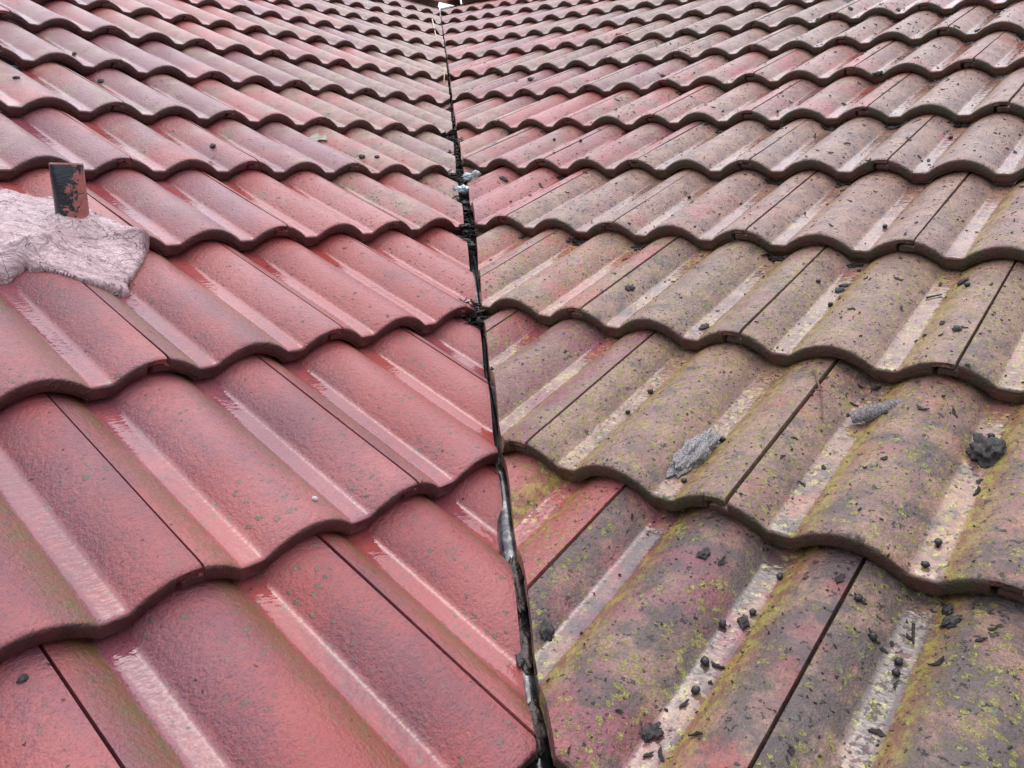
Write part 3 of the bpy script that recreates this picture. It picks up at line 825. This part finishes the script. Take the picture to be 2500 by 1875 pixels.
# crumbs of dirt strewn over the right slope and beside the valley
V = []; F = []
for _ in range(11000):
    s, t = rs.uniform(-2.2, .6), rs.uniform(-.35, 2.8)
    P_ = W('R', s, t)
    if P_.x < lerp_tab(CUT['R'], P_.y) + .004: continue
    pr = project(P_)
    if not pr or not (0 < pr[0] < 2500 and 0 < pr[1] < 1875): continue
    if rs.random() > smooth01(1180, 1750, pr[0]) * .8 + .25: continue
    if noise.noise(Vector((s * 9, t * 7, 3))) + .5 * noise.noise(Vector((s * 25, t * 22, 5))) < rs.uniform(-.45, .35): continue
    L = (rs.uniform(.0007, .0022) if rs.random() < .88 else rs.uniform(.0025, .0048)) * (1 if t < 1 else 1.4)
    v2, f2 = leaf_geo(rs.randrange(10**6), L, L * rs.uniform(.3, .8), L * rs.uniform(.2, .8))
    add_geo(v2, f2, lay('R', s, t, .0004, rs.uniform(0, 6.28)))
o = mesh_obj('dirt_specks', V, F, M_LEAF, None, True, 60); tag(o, kind='stuff')
# brown sludge skins on the gutter upstand
for i, (y, ln_, lab) in enumerate(((.86, .05, 'wet brown sludge on the gutter bead between the lowest cut tiles'), (.775, .035, 'slick of brown sludge where the gutter widens'), (.675, .03, 'dark sludge on the gutter at the bottom of the photo'))):
    o = blob('sludge', 60 + i, .0125, ln_, .006, .35, M_SLUDGE, Matrix.Translation(valley_pt(y, 0, -.017)) @ Matrix.Rotation(math.atan(math.tan(PITCH) * Q), 4, 'X'), 4, 2.4)
    tag(o, lab, 'sludge')
for i, (dx, y, dn, r, lab) in enumerate(((-.004, 2.27, .012, .017, 'larger pale bluish lump of crusty lichen in the valley'), (.016, 2.34, .022, .015, 'pale bluish crusty lichen lump behind the larger one'), (.036, 2.33, .030, .010, 'smallest pale lichen lump, against the right cut tile'))):
    o = blob('lichen_lump', 80 + i, r * .95, r * .8, r * .55, .9, M_BLUE, Matrix.Translation(valley_pt(y, dx, dn)), 4, 2.6)
    tag(o, lab, 'lichen')

# ------------------------------------------------------------------ ridge tiles at the head of the valley
def ridge(side, sa, sb, label):
    V = []; F = []; NK = 14; R0, R1 = .125, .110
    tc = T_RIDGE + .085
    c0, c1 = W(side, sa, tc, .005), W(side, sb, tc, .005)
    d = (c1 - c0).normalized(); up = Vector((0, 0, 1)); h = d.cross(up).normalized()
    if h.y > 0: h = -h
    L = (c1 - c0).length
    st = [(0, 1.06), (.03, 1.06), (.034, 1.0), (L, .97)]
    for rad in (R0, R1):
        for (x, f) in st:
            for k in range(NK + 1):
                an = math.pi * k / NK
                V.append(d * x + h * math.cos(an) * rad * f + up * math.sin(an) * rad * f)
    n1 = NK + 1; n2 = len(st) * n1
    for i in range(len(st) - 1):
        for k in range(NK):
            a0 = i * n1 + k; F.append((a0, a0 + n1, a0 + n1 + 1, a0 + 1)); b0 = a0 + n2; F.append((b0, b0 + 1, b0 + n1 + 1, b0 + n1))
        for k in (0, NK):
            a0 = i * n1 + k; F.append((a0, a0 + n1, a0 + n1 + n2, a0 + n2))
    for i in (0, len(st) - 1):
        for k in range(NK):
            a0 = i * n1 + k; F.append((a0, a0 + 1, a0 + 1 + n2, a0 + n2))
    o = mesh_obj('ridge_tile', [tuple(v) for v in V], F, M_RIDGE, None, True, 50, Matrix.Translation(c0))
    tag(o, label, 'ridge tile', 'ridge tiles along the top')
ridge('R', -4.06, -3.60, 'ridge tile on the right, nearest the head of the valley')
ridge('R', -3.60, -3.14, 'second ridge tile to the right of the valley head')
ridge('R', -3.14, -2.68, 'third ridge tile to the right, at the top edge')
ridge('L', 4.10, 3.66, 'ridge tile on the left of the valley head')
